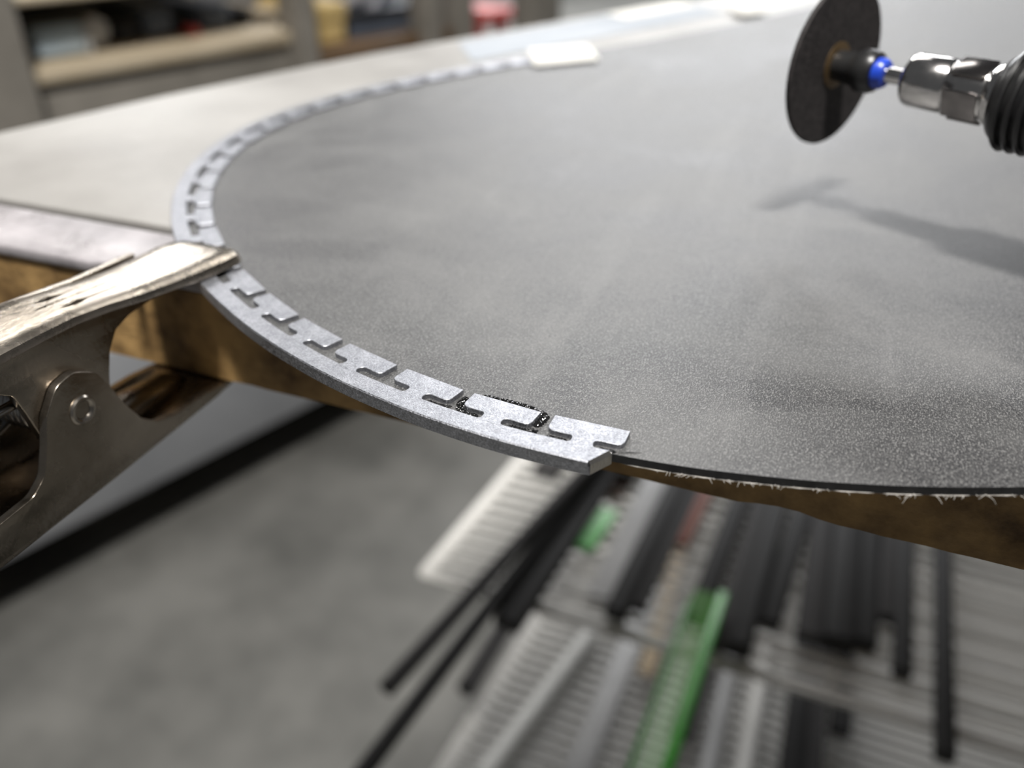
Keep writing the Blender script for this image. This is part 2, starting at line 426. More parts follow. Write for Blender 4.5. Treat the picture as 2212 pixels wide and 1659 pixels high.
def rounded(poly, radii, seg=5):
    out = []
    n = len(poly)
    for i in range(n):
        p = Vector(poly[i]); a = Vector(poly[i - 1]); b = Vector(poly[(i + 1) % n]); r = radii[i]
        if r <= 0: out.append((p.x, p.y)); continue
        d1 = (a - p); d2 = (b - p); l1, l2 = d1.length, d2.length; d1.normalize(); d2.normalize()
        ang = d1.angle(d2); t = min(r / math.tan(ang / 2), l1 * .49, l2 * .49)
        p1 = p + d1 * t; p2 = p + d2 * t
        for k in range(seg + 1):
            u = k / seg; w = (p1 * (1 - u) + p * u) * (1 - u) + (p * (1 - u) + p2 * u) * u
            out.append((w.x, w.y))
    return out
# one tang: x along the strip, y inwards from the rail
Tp = [(-3.0, -.5), (3.0, -.5), (3.0, -.3), (1.45, -.28), (1.45, 1.3), (5.05, 1.3), (5.05, 4.75), (-5.05, 4.75), (-5.05, 1.3), (-1.45, 1.3), (-1.45, -.28), (-3.0, -.3)]
Tr = [0, 0, 0, .75, .75, 1.1, .25, .25, 1.1, .75, .75, 0]
tp = rounded(Tp, Tr)
v, f = prism(polym(tp), TANG_Z, TANG_Z + .00070)
bm = bmesh.new(); vs = [bm.verts.new(p) for p in v]
for q in f: bm.faces.new([vs[i] for i in q])
bmesh.ops.recalc_face_normals(bm, faces=bm.faces)
top = [e for e in bm.edges if all(abs(w.co.z - TANG_Z - .00070) < 1e-7 for w in e.verts)]
bmesh.ops.bevel(bm, geom=top, offset=.00007, segments=1, affect='EDGES')
tang_me = bpy.data.meshes.new('tang'); bm.to_mesh(tang_me); bm.free(); tang_me.materials.append(M['steel'])
tang_me.set_sharp_from_angle(angle=math.radians(30))
k = 0
PITCH_T = 12.30
TANGS = []
while True:
    s = 445.5 - 5.2 - k * PITCH_T + (0.15 if k == 0 else 0)
    if s < 124: break
    q, tg, nr = curve(s, 0)
    o = bpy.data.objects.new('tang', tang_me); COL.objects.link(o); o.parent = ED
    o.location = (q.x * MM, q.y * MM, .00001); o.rotation_euler = (0, 0, math.atan2(tg.y, tg.x))
    TANGS.append((q, tg, nr)); k += 1

# beads of black glue round the second and last tangs
def glue(name, pts, w, h, label, z0=TANG_Z):
    """pts: plan polyline in tang frame coordinates already in mm world; lumpy low ridge"""
    rnd = random.Random(sum(map(ord, label)))
    rows = []
    bm = bmesh.new()
    P = []
    for i in range(len(pts) - 1):
        a, b = Vector(pts[i]), Vector(pts[i + 1]); n = max(2, int((b - a).length / .12))
        P += [a.lerp(b, j / n) for j in range(n)]
    P.append(Vector(pts[-1]))
    m = len(P)
    for i, p in enumerate(P):
        t = (P[min(i + 1, m - 1)] - P[max(i - 1, 0)]).normalized(); nr = Vector((t.y, -t.x))
        e = min(1, i / 4, (m - 1 - i) / 4); e = max(.08, e)
        ww = w * e * rnd.uniform(.75, 1.2); hh = h * e * rnd.uniform(.55, 1.2)
        row = []
        for k in range(7):
            a = math.pi * k / 6
            q = p + nr * (ww * math.cos(a) + rnd.uniform(-.03, .03)) 
            row.append(bm.verts.new((q.x * MM, q.y * MM, z0 + .00001 + hh * math.sin(a) * MM)))
        rows.append(row)
    for i in range(m - 1):
        for k in range(6): bm.faces.new([rows[i][k], rows[i][k + 1], rows[i + 1][k + 1], rows[i + 1][k]])
    for i in range(m - 1): bm.faces.new([rows[i][0], rows[i + 1][0], rows[i + 1][6], rows[i][6]])
    bm.faces.new(rows[0]); bm.faces.new(rows[-1][::-1])
    bmesh.ops.recalc_face_normals(bm, faces=bm.faces)
    o = fin(name, bm, M['glue'], None, smooth=True, label=label, cat='glue', group='beads of black glue at the strip')
    o.location = (0, 0, ZT)
    return o
def tl(k, L):
    q, tg, nr = TANGS[k]
    return [(q + tg * x - nr * y) for x, y in L]
glue('glue_bead', tl(1, [(-4.2, 5.1), (-1, 5.5), (2, 5.6), (4.4, 5.4), (5.5, 4.7), (5.6, 3.4), (5.3, 2.0)]), .62, .45, 'glossy black glue bead behind the second tang from the cut end')
glue('glue_bead', tl(1, [(-5.6, 4.3), (-5.9, 3.0), (-5.5, 1.6), (-4.4, .55), (-2.0, .5)]), .62, .35, 'black glue oozing on the left of the second tang from the cut end')
glue('glue_bead', tl(1, [(1.9, .5), (3.6, .5), (5.2, .7), (6.1, 1.7)]), .62, .3, 'black glue filling the right slot of the second tang from the cut end')
glue('glue_bead', tl(0, [(-5.0, .7), (-3.4, .6), (-1.9, .6)]), .38, .3, 'black glue in the left slot of the last tang at the cut end')
glue('glue_bead', tl(0, [(1.9, .55), (3.2, .5), (4.4, .6)]), .40, .18, 'thin black glue in the right slot of the last tang at the cut end')
glue('glue_bead', tl(2, [(1.8, .5), (3.4, .5), (4.8, .8), (5.6, 1.4)]), .40, .14, 'thin black glue in the right slot of the third tang from the cut end')
q, tg, nr = curve(S_END - 1.7, 2.9)
glue('glue_drip', [q + tg * 0, q + tg * .5 + nr * .15, q + tg * 1.0], .28, .3, 'small black glue drip under the corner of the cut strip end', z0=-.00022)
# knife scratch next to the cut end
q, tg, nr = curve(S_END + 1.6, -.5)
tube('cut_burr', [((q.x) * MM, q.y * MM, ZB + .00003), ((q.x + 1.2) * MM, (q.y + .55) * MM, ZB + .0001), ((q.x + 2.6) * MM, (q.y + 1.0) * MM, ZB + .00003)], [.05 * MM, .07 * MM, .02 * MM], M['sheet'], None, n=6,
     label='thin black burr scratched up beside the cut strip end', cat='burr')

# ------------------------------------------------------------------ white tape tabs and film at the far side
def flat(name, pts, z0, z1, mat, **k):
    c = Vector((0, 0)); P = [Vector(p) for p in pts]
    for p in P: c += p / len(P)
    v, f = prism([((p.x - c.x) * MM, (p.y - c.y) * MM) for p in P], 0, z1 - z0)
    o = mk(name, v, f, mat, None, bevel=min(.0002, (z1 - z0) * .3), **k); o.location = (c.x * MM, c.y * MM, z0); return o
flat('tape_tab', [(-109.5, 292), (-91.5, 311), (-104, 336), (-122, 318)], ZT + .0021, ZT + .0026, M['tape'], label='nearer of two white tape tabs folded over the far edge of the black sheet', cat='tape', group='white tape tabs')
flat('tape_tab', [(-60, 437), (-49, 454), (-60, 474), (-72, 458)], ZT + .0021, ZT + .0026, M['tape'], label='farther of two white tape tabs on the far edge of the black sheet', cat='tape', group='white tape tabs')
flat('backing_film', [(-158, 332), (-137, 300), (-70, 452), (-98, 486)], ZT + .00005, ZT + .00035, M['paper'], label='bluish grey film sheet lying between the black sheet and the far table edge', cat='film')
flat('paper_slip', [(-123, 425), (-110, 415), (-88, 470), (-101, 482)], ZT + .0004, ZT + .0009, M['tape'], label='bright white paper slip on the far corner of the film', cat='paper')

# ------------------------------------------------------------------ spring clamp
CLX = -103.0
CL = empty('spring_clamp', (CLX * MM, .0768, ZB), label='nickel plated steel spring clamp gripping the strip and table edge', cat='clamp')
def cv(u, vv_, z): return ((u - CLX) * MM, (vv_ - 76.8) * MM, z * MM)
def plate(name, poly, u0, u1, mat=None, bevel=.0003, **k):
    """(v, z) polygon extruded along u"""
    n = len(poly)
    V = [cv(u0, p[0], p[1]) for p in poly] + [cv(u1, p[0], p[1]) for p in poly]
    Fc = [list(range(n)), list(range(n, 2 * n))[::-1]] + [[i, (i + 1) % n, n + (i + 1) % n, n + i] for i in range(n)]
    return mk(name, V, Fc, mat or M['clamp'], CL, bevel=bevel, seg=3, angle=50, **k)
# upper arm: web with a rounded roll into the sides, flaring at the jaw
stations = [(24, 9.8, -102.6, -119.0), (40, 7.4, -102.6, -118.8), (55, 5.4, -102.6, -118.4), (66, 4.6, -102.7, -118.0), (74, 4.6, -102.6, -117.4), (80, 4.5, -102.4, -116.8),
            (86, 3.9, -102.0, -116.0), (92, 3.2, -101.0, -115.2), (98, 2.9, -99.8, -114.4), (104, 2.8, -98.6, -114.2), (109, 2.8, -97.8, -114.2), (111.5, 2.75, -97.7, -113.6), (113.2, 2.6, -98.5, -112.2), (113.9, 2.3, -100.2, -110.6)]
bm = bmesh.new(); rings = []
for (vv_, zt, un, uf) in stations:
    t = 1.5 if vv_ < 100 else 1.9
    r = 1.5
    zb = max(zt - t, .66) if vv_ > 98 else zt - t
    sec = [(un, zb), (un, zt - r * .95), (un - r * .3, zt - r * .28), (un - r, zt), (un - r - 2.2, zt + .05), (uf + r + 2.2, zt + .05), (uf + r, zt), (uf + r * .3, zt - r * .28), (uf, zt - r * .95), (uf, zb), (uf + 1.2, zb), (un - 1.2, zb)]
    rings.append([bm.verts.new(cv(u, vv_, z)) for u, z in sec])
for a, b in zip(rings, rings[1:]):
    n = len(a)
    for i in range(n): bm.faces.new([a[i], a[(i + 1) % n], b[(i + 1) % n], b[i]])
bm.faces.new(rings[0]); bm.faces.new(rings[-1][::-1])
bmesh.ops.recalc_face_normals(bm, faces=bm.faces)
up = fin('upper_arm', bm, M['clamp'], CL, smooth=True, label='bright worn upper jaw and handle')
# long ground ridges on top of the upper arm
for i, (ua, va, vb) in enumerate(((-106.6, 80, 97), (-109.2, 76, 96.5), (-111.4, 79, 97))):
    tube('pressed_ridge', [cv(ua - (vv_ - 88) * .02, vv_, z) for vv_, z in ((va, 4.1), (va + 4, 4.3), (86, 3.68), (91, 3.08), (vb, 2.5))], [.3 * MM, .4 * MM, .45 * MM, .45 * MM, .3 * MM], M['clamp'], up, n=8)
upper_side = rounded([(106.6, 1.8), (105.6, -.9), (95.2, .0), (90.2, -.3), (86.9, -1.4), (84.7, -4.2), (83.4, -7.9), (82.3, -12.0), (79.5, -15.6), (75.0, -16.2), (71, -14.0), (69.2, -11.5), (67.9, -5.6), (67.0, -2.3), (65.0, -.9), (58, -.6), (40, 2.0), (24, 4.6), (24, 9.0), (40, 6.6), (55, 4.6), (66, 3.8), (74, 3.8), (80, 3.7), (86, 3.1), (92, 2.4), (98, 2.1)],
                     [.3, .6, 2, 2, 1.5, 1.5, 1.5, 2, 2, 2, 2, 2, 1.5, 1.2, 1.2, 2, 2, 0, 0, 1, 1, 1, 1, 1, 1, 1, 1], 4)
plate('upper_side_plate', upper_side, -103.0, -104.5)
plate('upper_side_plate', upper_side, -116.4, -117.9)
# lower arm: outer side plates with the pivot ears
lower_side = rounded([(24, -23.5), (24, -19.8), (44, -18.6), (57.7, -17.9), (63.6, -17.5), (66.3, -15.6), (68.2, -11.3), (69.6, -7.2), (72.6, -3.6), (76.2, -2.9), (79.8, -5.0), (81.9, -9.3), (83.2, -12.7), (85.7, -17.3), (88.8, -19.9), (92.9, -20.9), (100.5, -21.2), (106.2, -22.0), (110, -22.8), (106.9, -23.2), (85.7, -23.6), (77.7, -23.6), (56.5, -23.6)],
                     [0, 0, 2, 3, 3, 3, 3, 2, 3, 3, 3, 2, 2, 3, 2.5, 2, 1, .4, .4, 1, 2, 2, 2], 4)
plate('lower_side_plate', lower_side, -101.4, -102.9, label='dark side plate of the lower jaw with a riveted ear')
plate('lower_side_plate', lower_side, -118.0, -119.5)
lw = plate('lower_web', [(24, -24.9), (24, -23.3), (56.5, -23.1), (78, -22.9), (90, -22.6), (104, -22.4), (109, -21.75), (114, -21.75), (114.5, -23.0), (109, -23.3), (104, -23.9), (90, -24.2), (78, -24.5), (56.5, -24.7)], -101.8, -119.1)
# pressed rib inside the lower channel
ribn = 12
tube('pressed_rib', [cv(-110.4, vv_, z) for vv_, z in ((74, -22.6), (80, -20.6), (91, -20.4), (100, -21.0), (105, -22.2))], [.6 * MM, 2.6 * MM, 3.0 * MM, 2.4 * MM, .6 * MM], M['clamp'], lw, n=18)
# pivot rivet
pv = (75.6, -9.4)
o = lathe('rivet', [(-18.8 * MM, 1.2 * MM), (-18.8 * MM, 1.7 * MM), (1.45 * MM, 1.7 * MM), (1.45 * MM, 2.25 * MM), (1.75 * MM, 2.35 * MM), (2.05 * MM, 2.1 * MM), (2.1 * MM, 1.75 * MM), (1.9 * MM, 1.45 * MM), (1.3 * MM, 1.2 * MM), (1.25 * MM, .6 * MM), (1.5 * MM, .35 * MM)], M['rivet'], CL, n=32, label='hollow rivet holding the jaws together')
o.location = (0, (pv[0] - 76.8) * MM, pv[1] * MM)
# coil spring round the pivot
P = []
for i in range(140):
    a = i / 20 * 2 * math.pi
    P.append(cv(-105.6 - i / 140 * 9.6, pv[0] + 4.2 * math.cos(a), pv[1] + 4.2 * math.sin(a)))
P = [cv(-105.6, 50, -2.2), cv(-105.6, 64, -4.9), cv(-105.6, 73, -5.25)] + P[5:] + [cv(-115.2, 70, -13.9), cv(-115.2, 62, -17.5), cv(-115.2, 50, -21.0)]
tube('coil_spring', P, .8 * MM, M['spring'], CL, n=10)

# ------------------------------------------------------------------ rotary tool
DD = .163
A = at_d(1803, 140, DD); Bp = at_d(2125, 201, DD - .0185)
ax = (Bp - A).normalized()
TO = empty('rotary_tool', A, label='rotary tool with a dark cut-off disc hovering over the black sheet', cat='rotary tool')
TO.rotation_euler = ax.to_track_quat('X', 'Z').to_euler()
def L(prof, name, mat, par=TO, n=48, **k): return lathe(name, [(t * MM, r * MM) for t, r in prof], mat, par, n=n, **k)
R_D = 14.9
disc = L([(-.45, .6), (-.45, R_D - .12), (-.25, R_D), (.25, R_D), (.45, R_D - .12), (.45, .6)], 'cutting_disc', M['disc'], n=96, label='dark reinforced cut-off disc')
L([(.45, 4.3), (.6, 4.3), (.75, 4.0), (.75, 1.5)], 'hub_plate', M['hub'], disc, label='metal hub plate with a brown reflection in its colour')
L([(-.5, .5), (-1.2, 3.2), (-.5, 3.6), (-.46, 3.6)], 'hub_cap', M['hub'], disc)
L([(.7, 2.8), (3.6, 3.0), (5.2, 3.4), (5.8, 3.9), (8.0, 3.9), (8.8, 3.5), (9.0, 2.4)], 'mandrel_collar', M['blackp'])
L([(7.7, 2.2), (7.9, 2.75), (10.0, 2.75), (10.7, 2.3), (10.8, 1.5)], 'blue_ring', M['blue'], label='blue plastic locking ring')
L([(6, 1.45), (16, 1.45)], 'shaft', M['chrome'])
nut = L([(15.0, 1.6), (15.1, 3.6), (15.7, 4.35), (16.4, 4.6), (22.6, 4.6), (22.9, 4.35), (23.4, 4.35), (23.7, 4.6), (29.8, 4.6), (30.3, 4.2)], 'collet_nut', M['chrome'], label='polished collet nut')
for i in range(4):
    a = i * math.pi / 2 + .4
    o = box('wrench_flat', 23.7 * MM, 29.7 * MM, -2.6 * MM, 2.6 * MM, 4.2 * MM, 4.72 * MM, M['darkchrome'], nut, bevel=.0002); o.rotation_euler = (a, 0, 0)
L([(30.0, 4.6), (30.4, 5.0), (31.4, 5.2), (32.0, 5.2), (32.1, 4)], 'spindle_ring', M['chrome'])
body = L([(31.6, 5.0), (32.2, 6.6), (33.6, 7.7), (60, 8.6), (72, 9.6), (96, 9.6), (102, 7), (103, 4)], 'handpiece_body', M['blackp'], label='black handpiece body')
for i in range(12):
    t = 33.8 + i * 1.9
    L([(t, 7.4), (t + .15, 8.35), (t + .55, 8.55), (t + .95, 8.35), (t + 1.1, 7.4)], 'grip_rib', M['blackp'], body, n=40)
tube('flexible_shaft', [(.101, 0, 0), (.13, 0, .004), (.17, .01, .02), (.22, .02, .08), (.26, .03, .25), (.27, .03, .6), (.27, .03, 1.5)], .003, M['blackp'], TO, n=10)

# ------------------------------------------------------------------ wire shelves under the table
def wire_shelf(name, H, pr0, pr1, v_end, v_far, u_right, rail_w, rail_t, pitch, label, wire_r, nw):
    z = CAMZ - H
    a = at_z(*pr0, z); b = at_z(*pr1, z)
    d = (a - b); d.normalize()                       # away from the camera
    r = d.xy / d.y
    def rail_u(v): return b.x + r.x * (v - b.y)
    root = empty(name, (rail_u(v_end), v_end, z), label=label, cat='wire shelf')
    def rl(u_off, w, t, zo):
        p0 = Vector((u_off, 0, zo)); ln = v_far - v_end
        V = []
        for (yy, k) in ((0, 0), (ln, 1)):
            xx = u_off + r.x * yy
            for (dx, dz) in ((-w / 2, -t), (w / 2, -t), (w / 2, 0), (-w / 2, 0)): V.append((xx + dx, yy, zo + dz))
        Fc = [[0, 1, 2, 3], [7, 6, 5, 4]] + [[i, (i + 1) % 4, 4 + (i + 1) % 4, 4 + i] for i in range(4)]
        mk('rail', V, Fc, M['wire'], root, bevel=min(w, t) * .4)
    rl(0, rail_w, rail_t, 0)
    k = 0.16
    while k < u_right - rail_u(v_end):
        rl(k, .005, .005, -.005); k += .16
    L0 = u_right - rail_u(v_end)
    me = None
    i = 0; y = .004
    wl = L0
    while y < v_far - v_end and i < nw:
        if me is None:
            o = tube('wire', [(0, 0, 0), (wl * .5, 0, 0), (wl, 0, 0)], wire_r, M['wire'], root, n=8); me = o.data
        else:
            o = bpy.data.objects.new('wire', me); COL.objects.link(o); o.parent = root
        o.location = (r.x * y, y, -.002); y += pitch; i += 1
    box('end_bar', -.002, L0, -.003, .0, -.005, -.001, M['wire'], root, bevel=.0008)
    return root, rail_u
H1, H2 = .500, .806
p = at_z(918, 1238, CAMZ - H1)
S1, ru1 = wire_shelf('wire_shelf', H1, (1105, 1010), (930, 1217), p.y, .70, .50, .0125, .010, .01458, 'upper white wire shelf with its bare corner beside the black strips', .0032, 34)
p2 = at_z(940, 1690, CAMZ - H2)
S2, ru2 = wire_shelf('wire_shelf', H2, (1296, 1106), (960, 1659), p2.y, .98, .50, .021, .012, .01458, 'lower white wire shelf near the floor under the other shelf', .0039, 44)
# shelf uprights (behind, under the table)
RK = empty('shelf_frame', (0, 0, 0), label='dark steel frame carrying the two wire shelves under the table', cat='frame')
for (x, y) in ((.56, .90), (.56, .60)):
    box('upright', x - .0125, x + .0125, y - .0125, y + .0125, 0, .52, M['post'], RK, bevel=.002)

# ------------------------------------------------------------------ strips and rods lying on the shelves
def bar(name, px, H, wpx, thick, mat, label, cat='strip', group='black strips stored on the wire shelves', far=.20, rnd=False, wmin=None):
    """px = (x_near, y_near, x_far, y_far): centre line of the bar in the photo, lying at depth H below the camera"""
    z = CAMZ - H
    n = at_z(px[0], px[1], z); fpt = at_z(px[2], px[3], z)
    d = (fpt - n).normalized(); ln = (fpt - n).length + far
    w = wpx * depth_of(n) / F_PX * abs(d.y)
    if rnd:
        o = tube(name, [(0, 0, 0), (0, ln * .5, 0), (0, ln, 0)], w / 2, mat, None, n=14, label=label, cat=cat, group=group)
    else:
        o = box(name, -w / 2, w / 2, 0, ln, -thick, 0, mat, None, bevel=min(thick, w) * .12, label=label, cat=cat, group=group)
    o.location = n; o.rotation_euler = (0, 0, math.atan2(-d.x, d.y))
    return o
B_ = M['strip']; D_ = M['strip_dk']
ZS1 = H1 - .003                     # tops of things lying on the upper shelf
bar('sidewall_strip', (1092, 1340, 1262, 1085), ZS1 - .012, 62, .012, B_, 'wide black strip nearest the bare corner of the upper wire shelf')
bar('plastic_rod', (835, 1488, 1120, 1175), ZS1 - .026, 40, .01, D_, 'thin dark rod crossing the wide strip and ending lowest on the left', rnd=True, group='dark rods on the shelves')
bar('plastic_rod', (775, 1680, 1112, 1240), ZS1 - .016, 42, .01, B_, 'long thin black rod running out of the picture at the bottom left', rnd=True, group='dark rods on the shelves')
bar('plastic_rod', (1006, 1490, 1095, 1345), H2 - .016, 44, .01, D_, 'short dark rod end lying beside the lower shelf rail', rnd=True, group='dark rods on the shelves')
bar('sidewall_strip', (1345, 1022, 1390, 965), ZS1 - .012, 45, .012, D_, 'short dark strip end just below the cut end of the steel edge')
bar('sidewall_strip', (1175, 1018, 1200, 985), ZS1 - .008, 55, .008, D_, 'dark strip end just under the steel edge beside the bare shelf corner')
bar('sidewall_strip', (1328, 1318, 1448, 1070), ZS1 - .012, 48, .012, B_, 'single black strip right of the pale green piece')
bar('sidewall_strip', (1375, 1308, 1480, 1090), ZS1 - .008, 36, .008, D_, 'dull dark strip beside the single black strip')
bar('sidewall_strip', (1505, 1330, 1590, 1100), ZS1 - .012, 48, .012, B_, 'black strip just above the green channel')
bar('sidewall_strip', (1560, 1390, 1640, 1120), ZS1 - .010, 52, .010, D_, 'dark strip right of the green channel')
bar('sidewall_strip', (1600, 1392, 1672, 1130), ZS1 - .016, 48, .016, B_, 'black strip with a square end left of the gap between the strips')
bar('sidewall_strip', (1660, 1340, 1722, 1140), ZS1 - .010, 52, .010, B_, 'black strip ending higher at the gap between the strips')
bar('sidewall_strip', (1752, 1372, 1780, 1150), ZS1 - .010, 62, .010, D_, 'grey black strip at the left of the central black bundle')
bar('sidewall_strip', (1815, 1378, 1832, 1160), ZS1 - .018, 68, .018, B_, 'broad black strip in the middle of the central bundle')
bar('sidewall_strip', (1868, 1382, 1878, 1170), ZS1 - .012, 56, .012, B_, 'black strip at the right of the central bundle')
bar('sidewall_strip', (1710, 1700, 1755, 1300), H2 - .050, 62, .012, B_, 'long black strip running out of the picture at the bottom right', far=.3)
bar('sidewall_strip', (1757, 1700, 1785, 1300), H2 - .064, 34, .010, D_, 'dull strip lying against the long black strip at the bottom right', far=.3)
bar('sidewall_strip', (1815, 1580, 1838, 1300), H2 - .040, 46, .010, B_, 'narrow black strip ending between the two longest strips', far=.3)
bar('sidewall_strip', (1952, 1447, 1958, 1180), ZS1 - .010, 40, .010, B_, 'narrow black strip right of the central bundle')
bar('sidewall_strip', (1915, 1330, 1925, 1180), ZS1 - .010, 40, .010, D_, 'dull black strip tucked beside the narrow strip right of the bundle')
bar('sidewall_strip', (2046, 1628, 2040, 1220), ZS1 - .014, 42, .010, B_, 'rightmost black strip standing apart over the bare wires')
bar('sidewall_strip', (1470, 1585, 1530, 1400), H2 - .030, 50, .010, D_, 'dark strip under the right side of the green channel', far=.3)
# pale pieces
bar('plastic_strip', (1262, 1182, 1318, 1100), ZS1 - .004, 40, .004, M['lgreen'], 'short pale green piece seen through the upper shelf wires', group='coloured strips on the shelves', far=0)
bar('plastic_strip', (1325, 1078, 1385, 975), ZS1 + .006, 34, .004, M['redb'], 'dull red strip behind the pale green piece', group='coloured strips on the shelves', far=.1)
bar('plastic_strip', (1470, 1170, 1515, 1080), ZS1 - .006, 30, .006, M['redb'], 'dull red strip beside the tan strip near the table edge', group='coloured strips on the shelves')
bar('plastic_strip', (1395, 1455, 1440, 1290), H2 - .020, 34, .004, M['tan'], 'tan strip left of the green channel', group='coloured strips on the shelves', far=.2)
bar('plastic_tube', (1040, 1685, 1275, 1370), H2 - .012, 46, .01, M['whitep'], 'bright white tube lying on the lower wire shelf', cat='tube', group='pale tubes on the lower shelf', rnd=True, far=.0)
bar('plastic_tube', (1230, 1700, 1370, 1370), H2 - .010, 56, .004, M['greyp'], 'pale grey flat length right of the white tube', cat='tube', group='pale tubes on the lower shelf', far=.1)
bar('plastic_tube', (1520, 1700, 1580, 1420), H2 - .010, 40, .01, M['greyp'], 'pale grey tube right of the green channel', cat='tube', group='pale tubes on the lower shelf', rnd=True, far=.0)
bar('plastic_tube', (1600, 1700, 1655, 1400), H2 - .010, 40, .01, M['wire'], 'off white tube left of the long black strip', cat='tube', group='pale tubes on the lower shelf', rnd=True, far=.0)
bar('plastic_strip', (1300, 1290, 1400, 1080), ZS1 - .004, 66, .004, M['greyp'], 'pale grey flat strip left of the single black strip', group='coloured strips on the shelves')
# green channel: two lips and a clear green floor
HG = ZS1 - .022
z = CAMZ - HG
n0 = at_z(1393, 1690, z); n1 = at_z(1532, 1280, z)
d = (n1 - n0).normalized(); ln = (n1 - n0).length
G = empty('green_channel', n0, (0, 0, math.atan2(-d.x, d.y)), label='bright green plastic channel sloping across the wire shelves', cat='channel')
wg = 78 * depth_of(n0) / F_PX
mg, Ng, Lg, bg = new_mat('clear_green'); bg.inputs['Base Color'].default_value = (.30, .8, .2, 1); bg.inputs['Alpha'].default_value = .14; bg.inputs['Roughness'].default_value = .2
box('floor_web', -wg / 2, wg / 2, 0, ln, -.001, 0, mg, G)
box('lip', wg / 2 - .004, wg / 2 + .003, 0, ln, -.004, .006, M['green'], G, bevel=.001)
box('lip', -wg / 2 - .0015, -wg / 2 + .001, 0, ln * .9, -.003, .004, M['green'], G, bevel=.0008)

# ------------------------------------------------------------------ storage rack in the background
AZ = math.radians(71)
RA = at_d(45, 170, 1.16)
d3 = Vector((math.cos(AZ), math.sin(AZ), 0)); n3 = Vector((-math.sin(AZ), math.cos(AZ), 0))
def rp(x, y, dep=0.0):
    """pixel -> (along, height) on the rack's front plane moved back by dep"""
    r = ray(x, y); p0 = RA + n3 * dep
    k = (p0 - CAMP).dot(n3) / r.dot(n3); q = CAMP + r * k
    return (q - RA).dot(d3), q.z
RO = empty('storage_rack', (RA.x, RA.y, 0), (0, 0, AZ), label='grey brown storage rack with pale plywood shelves behind the table', cat='rack')
DEP = .38
zb1 = rp(300, 118)[1]; zb1b = rp(300, 146)[1]
sB = rp(648, 90)[0]; sC = rp(920, 50)[0]; sD = rp(990, 40)[0]; sE = rp(1160, 20)[0]
th = max(zb1 - zb1b, .02)
def rbox(name, s0, s1, y0, y1, z0, z1, mat, par=RO, bevel=.003, **k): return box(name, s0, s1, y0, y1, z0, z1, mat, par, bevel=bevel, **k)
s_l = rp(52, 150)[0]
rbox('shelf_board', s_l - .02, sB + .02, .0, DEP, zb1 - th, zb1, M['board'], label='pale plywood shelf board')
rbox('shelf_board', s_l - .9, sB - .04, .0, DEP, rp(100, 6)[1], rp(100, -14)[1], M['board'])
rbox('apron_panel', s_l - .02, sB + .02, .012, .03, .36, rp(300, 172)[1], M['post'], label='grey brown panel under the plywood shelf')
rbox('drawer_front', s_l - 1.7, sD, -.176, -.15, .12, .37, M['cab'], label='pale grey drawer front near the floor')
rbox('drawer_box', s_l - 1.7, sD, -.15, .30, .12, .37, M['post'])
rbox('plinth', s_l - 1.68, sD - .02, .06, .08, 0, .12, M['darkbox'])  # added; black and set back to deepen the shade under the drawers
rbox('shelf_board', sB, sD, .0, DEP, rp(780, 128)[1], rp(780, 96)[1], M['brownw'])
pw = .036
zt_, zlow = 1.25, 0
rbox('post', s_l - .13, s_l + .0, -.03, .03, zlow, zt_, M['post'])
for s_ in (sB, sC, sD): rbox('post', s_ - pw * .5, s_ + pw * .5, -.03, .03, zlow, zt_, M['post'])
CO = empty('steel_post', (RA + d3 * sE).to_tuple(), (0, 0, AZ), label='grey brown column right of the red stool', cat='column'); CO.location.z = 0
box('shaft', -.05, .05, -.03, .03, .04, zt_, M['post'], CO, bevel=.004); box('foot', -.06, .06, -.04, .04, 0, .04, M['post'], CO, bevel=.004)
for s_ in (s_l - .1, sB, sD): rbox('post', s_ - pw * .5, s_ + pw * .5, DEP - .04, DEP, zlow, zt_, M['post'])
rbox('back_panel', s_l - .9, sD + .02, DEP, DEP + .012, .3, 1.1, M['wall'])
def wbox(name, mat, px, dep, th_, label, cat, base=zb1, bevel=.008, **k):
    """box standing on the rack; px = (x0, y_top, x1) front face in the photo"""
    s0, zt0 = rp(px[0], px[1], dep); s1, _ = rp(px[2], px[1], dep)
    c = RA + d3 * ((s0 + s1) / 2) + n3 * (dep + th_ / 2)
    o = empty(name, (c.x, c.y, base), (0, 0, AZ), label=label, cat=cat, **k)
    return o, (s1 - s0), zt0 - base
def part(o, name, w0, w1, y0, y1, z0, z1, mat, bevel=.004, **k): return box(name, w0, w1, y0, y1, z0, z1, mat, o, bevel=bevel, **k)
# machine with a pale blue panel
o, w, h = wbox('bench_machine', None, (38, 38, 235), .05, .2, 'black machine with a pale blue panel on the left of the plywood shelf', 'machine')
part(o, 'housing', -w / 2, w / 2, -.08, .1, 0, h, M['darkbox'], .02)
part(o, 'panel', -w / 2 + w * .12, -w / 2 + w * .68, -.10, -.07, .004, h * .74, M['screen'], .006, label='pale blue grey panel')
part(o, 'frame_strip', -w / 2 + w * .68, -w / 2 + w * .74, -.102, -.072, .0, h * .72, M['greyp'], .003)
k_ = lathe('dial', [(-.006, .012), (-.006, .018), (.0, .02), (.01, .02)], M['greyp'], o, n=24); k_.location = (w * .36, -.086, h * .5); k_.rotation_euler = (0, 0, math.pi / 2)
